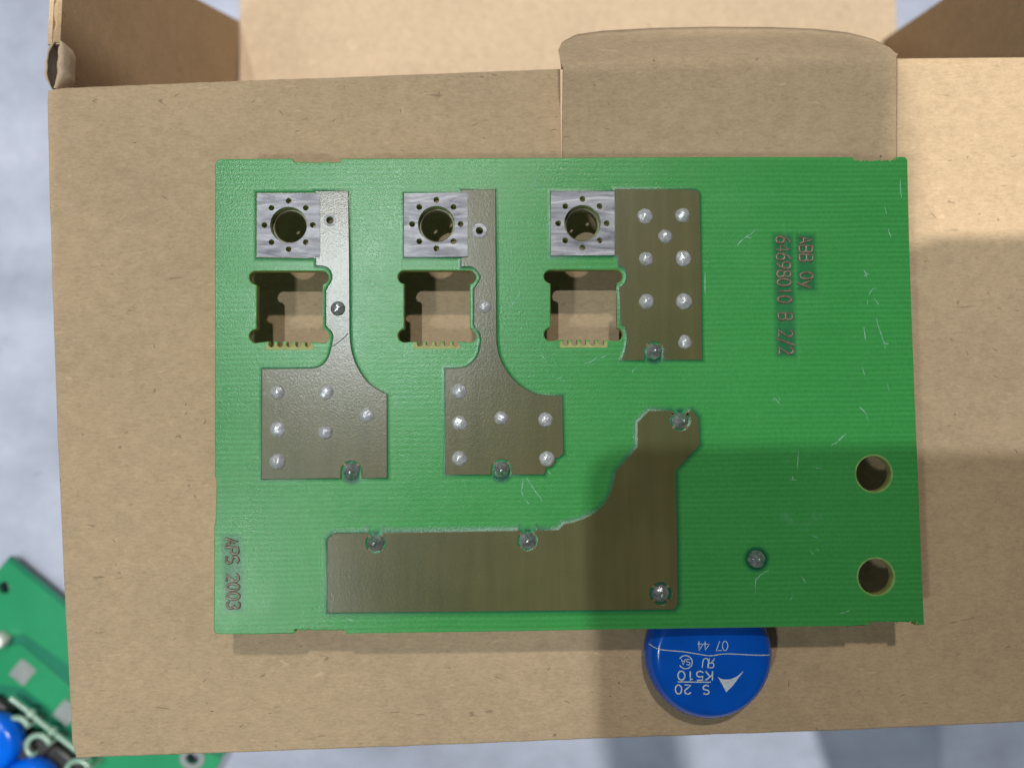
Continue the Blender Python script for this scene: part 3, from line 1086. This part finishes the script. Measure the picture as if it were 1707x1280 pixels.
zb_ = lambda x, y: Z_BOARD + 0.00003
for (txt, xb, y0, pitch, wd, ht, sl) in [('APS 2003', 375.5, 897, 15.1, 11.2, 21, 0.0), ('ABB Oy', 1331.5, 395, 14.8, 11.0, 22, 0.0), ('64698010 B 2/2', 1293, 394.5, 14.2, 10.8, 23.5, 0.0)]:
    st = write(txt, down_text(xb, y0, 0.03), pitch, wd, ht, sl)
    add('lettering', stroke_mesh(st, 0.00023, 0.8, zb_), M_LETTER, board)
    # mask colour darkened in a soft band round the letters
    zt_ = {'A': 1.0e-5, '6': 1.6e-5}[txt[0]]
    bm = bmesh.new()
    lay = bm.verts.layers.float.new('darken')
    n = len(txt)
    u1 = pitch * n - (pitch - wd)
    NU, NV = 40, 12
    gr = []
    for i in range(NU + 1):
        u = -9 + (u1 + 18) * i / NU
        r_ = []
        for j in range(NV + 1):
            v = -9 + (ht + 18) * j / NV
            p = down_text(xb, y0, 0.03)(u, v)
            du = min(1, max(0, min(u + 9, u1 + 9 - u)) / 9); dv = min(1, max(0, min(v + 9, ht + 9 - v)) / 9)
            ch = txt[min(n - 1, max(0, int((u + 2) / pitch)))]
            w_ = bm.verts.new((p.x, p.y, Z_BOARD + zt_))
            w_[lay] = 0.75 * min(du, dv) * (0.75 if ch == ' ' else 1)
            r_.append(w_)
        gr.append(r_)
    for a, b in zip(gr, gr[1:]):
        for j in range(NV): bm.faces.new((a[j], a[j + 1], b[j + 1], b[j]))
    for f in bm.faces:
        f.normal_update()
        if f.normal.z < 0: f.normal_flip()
    obj_bm('dark_mask_edge', bm, M_MASK, board)

# ---- scratches
SCR = [
    [(1226, 412), (1240, 398), (1248, 393), (1262, 382)], [(1244, 395), (1252, 397)],
    [(1440, 451), (1446, 462)], [(1443, 456), (1449, 458)], [(1444, 455), (1441, 461)],
    [(1448, 492), (1455, 482), (1462, 481)], [(1446, 508), (1447, 498)], [(1457, 497), (1466, 509)],
    [(1460, 530), (1468, 556), (1475, 574)], [(1470, 573), (1481, 573)], [(1440, 546), (1443, 568)], [(1475, 575), (1476, 584)],
    [(1474, 344), (1478, 356)], [(1480, 380), (1485, 396)], [(1437, 612), (1442, 626)], [(1432, 678), (1442, 687), (1448, 702)],
    [(1386, 742), (1398, 735), (1410, 722)], [(1396, 734), (1405, 727)],
    [(1315, 799), (1328, 800)], [(1320, 794), (1323, 800)], [(1331, 752), (1329, 782)], [(1360, 780), (1368, 781)],
    [(1350, 890), (1365, 897)], [(1350, 915), (1356, 924)], [(1362, 914), (1366, 920)], [(1335, 960), (1345, 972)], [(1259, 990), (1260, 968), (1268, 958), (1282, 950)], [(1400, 1022), (1416, 1018)],
    [(892, 293), (897, 300), (893, 306)], [(882, 308), (896, 311), (910, 315)],
    [(848, 513), (858, 503), (869, 486)], [(974, 606), (985, 603), (1000, 592)], [(1000, 598), (1015, 591)],
    [(1290, 665), (1292, 668)], [(1298, 662), (1301, 668)], [(902, 592), (908, 598)], [(928, 632), (938, 628)],
    [(875, 792), (890, 815), (905, 835)], [(872, 800), (870, 822), (882, 840)], [(908, 780), (918, 790)],
    [(1030, 858), (1046, 870)], [(1290, 662), (1302, 676)], [(1175, 455), (1176, 490)], [(1150, 430), (1182, 438)],
    [(1053, 620), (1061, 612)], [(966, 447), (985, 444)], [(700, 940), (706, 930)], [(930, 985), (938, 990)],
    [(1040, 930), (1049, 917)], [(728, 1029), (729, 1030.5)], [(1178, 678), (1179, 680)], [(1318, 1000), (1322, 990)],
    [(600, 1030), (608, 1028)], [(575, 1030), (590, 1034)], [(1480, 640), (1483, 655)], [(1500, 300), (1503, 330)],
]
polys = []
for L in SCR:
    Q = smooth_line(L, 5) if len(L) > 2 else [Vector(L[0]), (Vector(L[0]) + Vector(L[1])) / 2, Vector(L[1])]
    pts = []
    for i, q in enumerate(Q):
        t = i / max(1, len(Q) - 1)
        w_ = (0.35 + 0.65 * math.sin(math.pi * min(1, t * 0.9 + 0.08))) * random.uniform(0.6, 1.3)
        p = PB(q.x + random.uniform(-.5, .5), q.y + random.uniform(-.5, .5))
        pts.append((p.x, p.y, w_))
    polys.append(pts)
tag(add('scratches', stroke_mesh(polys, 0.00010, 0.08, lambda x, y: Z_BOARD + 0.000014), M_SCR, board), kind='stuff')
# dark pencil-like scratch on the neck of the first plate
pts = [(PB(*p).x, PB(*p).y) for p in [(554, 578), (563, 572), (574, 563), (581, 556)]]
k = NT('dark_scratch'); M_DSC = k.set(color=k.ramp(k.noise(900), [(0.3, (0.05, 0.04, 0.03)), (0.7, (0.08, 0.06, 0.05))]), rough=0.6)
add('scratch', stroke_mesh([pts], 0.00007, 0.08, lambda x, y: ZP1 + 0.00001), M_DSC, board)

# ---- varistor hanging under the near edge, and the bodies that carry the board
VR, VT = 0.0109, 0.0066
ZV = Z_PANEL + VT
vc = px(1186.5, 1095, ZV - 0.0008)


def vface(r):
    t = min(1.0, r / VR)
    return ZV - 0.0006 * t ** 2 - (0.0022 * max(0, (t - 0.80) / 0.20) ** 2.4)


def varistor_mesh():
    prof = []
    for i in range(15):
        r = VR * (i / 14) ** 0.7 * 0.995
        prof.append((r, vface(r) - Z_PANEL))
    z_top = prof[-1][1]
    prof += [(VR, z_top - 0.0007), (VR, 0.0026), (VR * 0.985, 0.0015), (VR * 0.94, 0.0006), (VR * 0.85, 0.0001), (0.0, 0.0)]
    bm = lathe(prof, 72)
    me_ = bpy.data.meshes.new('epoxy_disc'); bm.to_mesh(me_); bm.free()
    me_.materials.append(M_BLUE)
    for p in me_.polygons: p.use_smooth = True
    return me_


var = empty('varistor', (vc.x, vc.y, 0)); var.parent = board
tag(var, 'round glossy blue disc component with white print under the near edge')
VM = varistor_mesh()
o = bpy.data.objects.new('epoxy_disc', VM); COL.objects.link(o); o.parent = var
PV = lambda x, y: px(x + 1, y + 1.5, ZV - 0.0003)
up_text = lambda xr, yb: (lambda u, v: PV(xr - u, yb + v))   # turned half round: starts on the right, tops point down
prints = []
prints.append((write('S 20', up_text(1181, 1139.5), 15.2, 10.5, 15.2), 1.0))
prints.append((write('K510', up_text(1186, 1116), 15.2, 11.5, 15.2), 1.0))
prints.append((write('07 44', up_text(1211.5, 1066), 10.3, 9.0, 15.5), 0.62))
prints.append((write('RU', up_text(1189.5, 1094.5), 10.0, 9.0, 15.5, 0.1, (0,)), 0.8))
prints.append((write('SA', up_text(1149, 1096), 8.2, 6.5, 9.5), 0.62))
prints.append(([[PV(1141.4 + 11 * math.cos(a), 1101 + 11 * math.sin(a)) for a in [math.radians(d) for d in range(-150, 151, 15)]]], 0.75))
prints.append(([[PV(1128.5 + 55 * i / 8, 1134.2) for i in range(9)]], 0.8))
wave = smooth_line([(1084, 1076), (1100, 1081), (1136, 1083.6), (1160, 1087), (1182.7, 1090), (1208.5, 1087), (1255, 1089.6), (1286, 1091)], 8)
prints.append(([[PV(p.x, p.y) for p in wave]], 0.62))


def zv(x, y):
    return vface((Vector((x, y)) - vc).length) + 0.00002


allp = []
for st, wgt in prints:
    for L in st:
        # subdivide so that the print follows the dome
        Q = []
        for a, b in zip(L, L[1:]):
            m = max(1, int((b - a).length / 0.0006))
            for q in range(m): Q.append(a + (b - a) * (q / m))
        Q.append(L[-1])
        allp.append([(p[0], p[1], wgt) for p in Q])
o = add('white_print', stroke_mesh(allp, 0.000135, 0.06, zv, 1), M_PRINT)
o.parent = var; o.location = (-vc.x, -vc.y, -Z_PANEL)
logo = [(1194.7, 1125), (1199, 1127.8), (1205, 1129.5), (1215, 1129.7), (1226.5, 1125), (1238.5, 1115.4), (1230, 1127), (1221, 1139), (1209.3, 1151.5), (1202, 1138)]
lm = curve_mesh([[PV(*p) for p in logo]], 0, 0.00003, 0.000005)
for v in lm.vertices: v.co.z = zv(v.co.x, v.co.y) + v.co.z - 0.00001
o = add('triangular_mark', lm, M_PRINT)
o.parent = var; o.location = (-vc.x, -vc.y, -Z_PANEL)
for (jx, jy, dx) in ((1101, 988.5, -0.0045), (1261, 931.5, 0.0045)):
    j = PB(jx, jy)
    e = vc + Vector((dx, VR * 0.86))
    pts = smooth_line([(e.x, e.y, Z_PANEL + 0.0036), (e.x, e.y + 0.003, Z_PANEL + 0.0037), ((e.x + j.x) / 2, (e.y + 0.003 + j.y) / 2, Z_PANEL + 0.0042), (j.x, j.y - 0.0004, Z_PANEL + 0.0055), (j.x, j.y, Z_BOARD)], 5)
    o = add('lead', tube_mesh(pts, 0.0004), M_SOLDER_D)
    o.parent = var; o.location = (-vc.x, -vc.y, -Z_PANEL)

for (x0, y0, x1, y1) in ((455, 640, 620, 780), (760, 650, 925, 780), (1060, 620, 1160, 670), (560, 920, 900, 1000)):
    a, b = PB(x0, y1), PB(x1, y0)
    L = [Vector((a.x, a.y)), Vector((b.x, a.y)), Vector((b.x, b.y)), Vector((a.x, b.y))]
    add('component_body', curve_mesh([L], Z_PANEL + 0.00002, Z_BOARD - BT - 0.00002, 0.0004), M_BLACK, board)

# ------------------------------------------------------------------ second circuit board on the floor
ZF = 0.0052
F2 = lambda x, y, z=ZF: px(x, y, z)
b2o = F2(100, 1180)
b2 = empty('circuit_board', (b2o.x, b2o.y, 0))
tag(b2, 'blurred green circuit board with parts up on the floor beside the box', 'circuit board')


def on2(name, me_, mat, smooth=False):
    o = add(name, me_, mat, None, smooth)
    o.parent = b2
    o.location = (-b2o.x, -b2o.y, 0)
    return o


A, B_ = Vector((16, 927)), Vector((392, 1236))
ex = (B_ - A).normalized(); ey = Vector((-ex.y, ex.x))
Q2 = lambda u, v: A + ex * u + ey * v                  # along the far edge, and away from it
pl = lambda L, z: [F2(*Q2(u, v), z) for (u, v) in L]
W2, H2 = 486, 640
hole = [F2(*(Vector((8, 979)) + Vector((9 * math.cos(a), 10 * math.sin(a))))) for a in [2 * math.pi * i / 20 for i in range(20)]]
hole_b = [F2(*(Vector((322, 1262)) + Vector((11 * math.cos(a), 10 * math.sin(a))))) for a in [2 * math.pi * i / 20 for i in range(20)]]
me = curve_mesh([pl([(0, 0), (W2, 0), (W2, H2), (0, H2)], ZF), hole, hole_b], ZF - 0.0016, ZF, 0.0001)
on2('substrate', me, M_FD)
# raised pours either side of the dark groove
f_a = [Q2(6, 6), Q2(W2 - 6, 6), Q2(W2 - 6, 60)]
poly = [(16, 936), (380, 1234), (376, 1262), (115, 1112), (45, 1056), (0, 1060), (-60, 1050), (-60, 985)]
on2('copper_plate', curve_mesh([[F2(*p) for p in [(16, 934), (378, 1232), (372, 1256), (118, 1110), (42, 1056), (0, 1062), (-80, 1075), (-60, 1000)]], [p for p in hole], ], ZF + 0.00001, ZF + 0.0004, 0.0001), M_FG)
on2('copper_plate', curve_mesh([[F2(*p) for p in [(-80, 1090), (0, 1078), (38, 1074), (112, 1138), (200, 1205), (150, 1235), (98, 1192), (40, 1145), (0, 1140), (-80, 1140)]]], ZF + 0.00001, ZF + 0.0004, 0.0001), M_FG)
on2('copper_plate', curve_mesh([[F2(*p) for p in [(150, 1250), (300, 1240), (372, 1262), (350, 1300), (120, 1310)]], hole_b], ZF + 0.00001, ZF + 0.0004, 0.0001), M_FG)
for c in ((40, 1119), (112, 1186)):
    c = Vector(c)
    sq = [c + ex * a * 16 + ey * b * 17 for (a, b) in ((-1, -1), (1, -1), (1, 1), (-1, 1))]
    on2('grey_pad', curve_mesh([[F2(*p) for p in sq]], ZF + 0.00042, ZF + 0.0007, 0.0001), M_GPAD)
ring_b = [Vector((322, 1262)) + Vector((21 * math.cos(a), 18 * math.sin(a))) for a in [2 * math.pi * i / 24 for i in range(24)]]
on2('hole_rim', curve_mesh([[F2(*p) for p in ring_b], hole_b], ZF + 0.00042, ZF + 0.0008, 0.0001), M_GPAD)
cpos = F2(-12, 1067, 0.009)
on2('connector', curve_mesh([[F2(*p, 0.009) for p in [(-40, 1062), (-4, 1056), (7, 1066), (4, 1078), (-36, 1086)]]], ZF, 0.010, 0.0006), M_WHITE)
# clear sleeve bar and looped leads
bar = [(F2(x, y, 0.010).x, F2(x, y, 0.010).y, 0.010) for (x, y) in [(18, 1163), (45, 1183), (70, 1205), (92, 1222), (125, 1248), (150, 1266)]]
on2('clear_sleeve', tube_mesh(bar, 0.0007), M_TUBE)
for (x, y) in ((52, 1189), (88, 1219)):
    q = F2(x, y, 0.010)
    bm = bmesh.new(); bmesh.ops.create_uvsphere(bm, u_segments=12, v_segments=8, radius=0.0013)
    bmesh.ops.translate(bm, verts=bm.verts, vec=(q.x, q.y, 0.010))
    me_ = bpy.data.meshes.new('clip'); bm.to_mesh(me_); bm.free()
    on2('clip', me_, M_TUBE, True)
for (x, y, r) in ((28, 1214, 19), (64, 1243, 19), (130, 1285, 19)):
    zc = 0.012
    q = []
    for i in range(15):
        a = math.radians(200 - i * 220 / 14 + 35)
        p = F2(x + r * math.cos(a), y - r * math.sin(a) * 0.95, zc)
        q.append((p.x, p.y, zc))
    # down to the board at both ends
    q = [(q[0][0], q[0][1], ZF)] + q + [(q[-1][0], q[-1][1], ZF)]
    on2('wire_loop', tube_mesh(q, 0.00075), M_TUBE)
for (x, y, w_, h_, zt) in ((28, 1212, 26, 30, 0.0105), (68, 1245, 26, 30, 0.0105), (30, 1247, 44, 30, 0.0125), (100, 1275, 60, 40, 0.0095), (-10, 1190, 40, 40, 0.009)):
    c = Vector((x, y))
    L = [c + ex * a * w_ / 2 + ey * b * h_ / 2 for (a, b) in ((-1, -1), (1, -1), (1, 1), (-1, 1))]
    on2('component_body', curve_mesh([[F2(*p, zt) for p in L]], ZF - 0.0001, zt, 0.0008, 2), M_BLACK)
for (x, y) in ((-26, 1246), (36, 1322)):
    zt = 0.016
    q = F2(x, y, zt)
    v2 = empty('varistor'); v2.parent = b2; v2.location = (q.x - b2o.x, q.y - b2o.y, 0)
    o = bpy.data.objects.new('epoxy_disc', VM); COL.objects.link(o); o.parent = v2
    o.location = (0, 0, zt - VT); o.scale = (0.72, 0.72, 1)
    o = add('lead', tube_mesh([(0, 0.002, zt - VT + 0.001), (0, 0.002, ZF - 0.002)], 0.0006), M_SOLDER_D)
    o.parent = v2
for (u, v) in ((30, 30), (440, 40), (440, 500), (60, 500)):
    p = F2(*Q2(u, v), ZF)
    o = add('pin', tube_mesh([(p.x, p.y, 0.0001), (p.x, p.y, ZF - 0.001)], 0.0006), M_SOLDER_D)
    o.parent = b2; o.location = (-b2o.x, -b2o.y, 0)
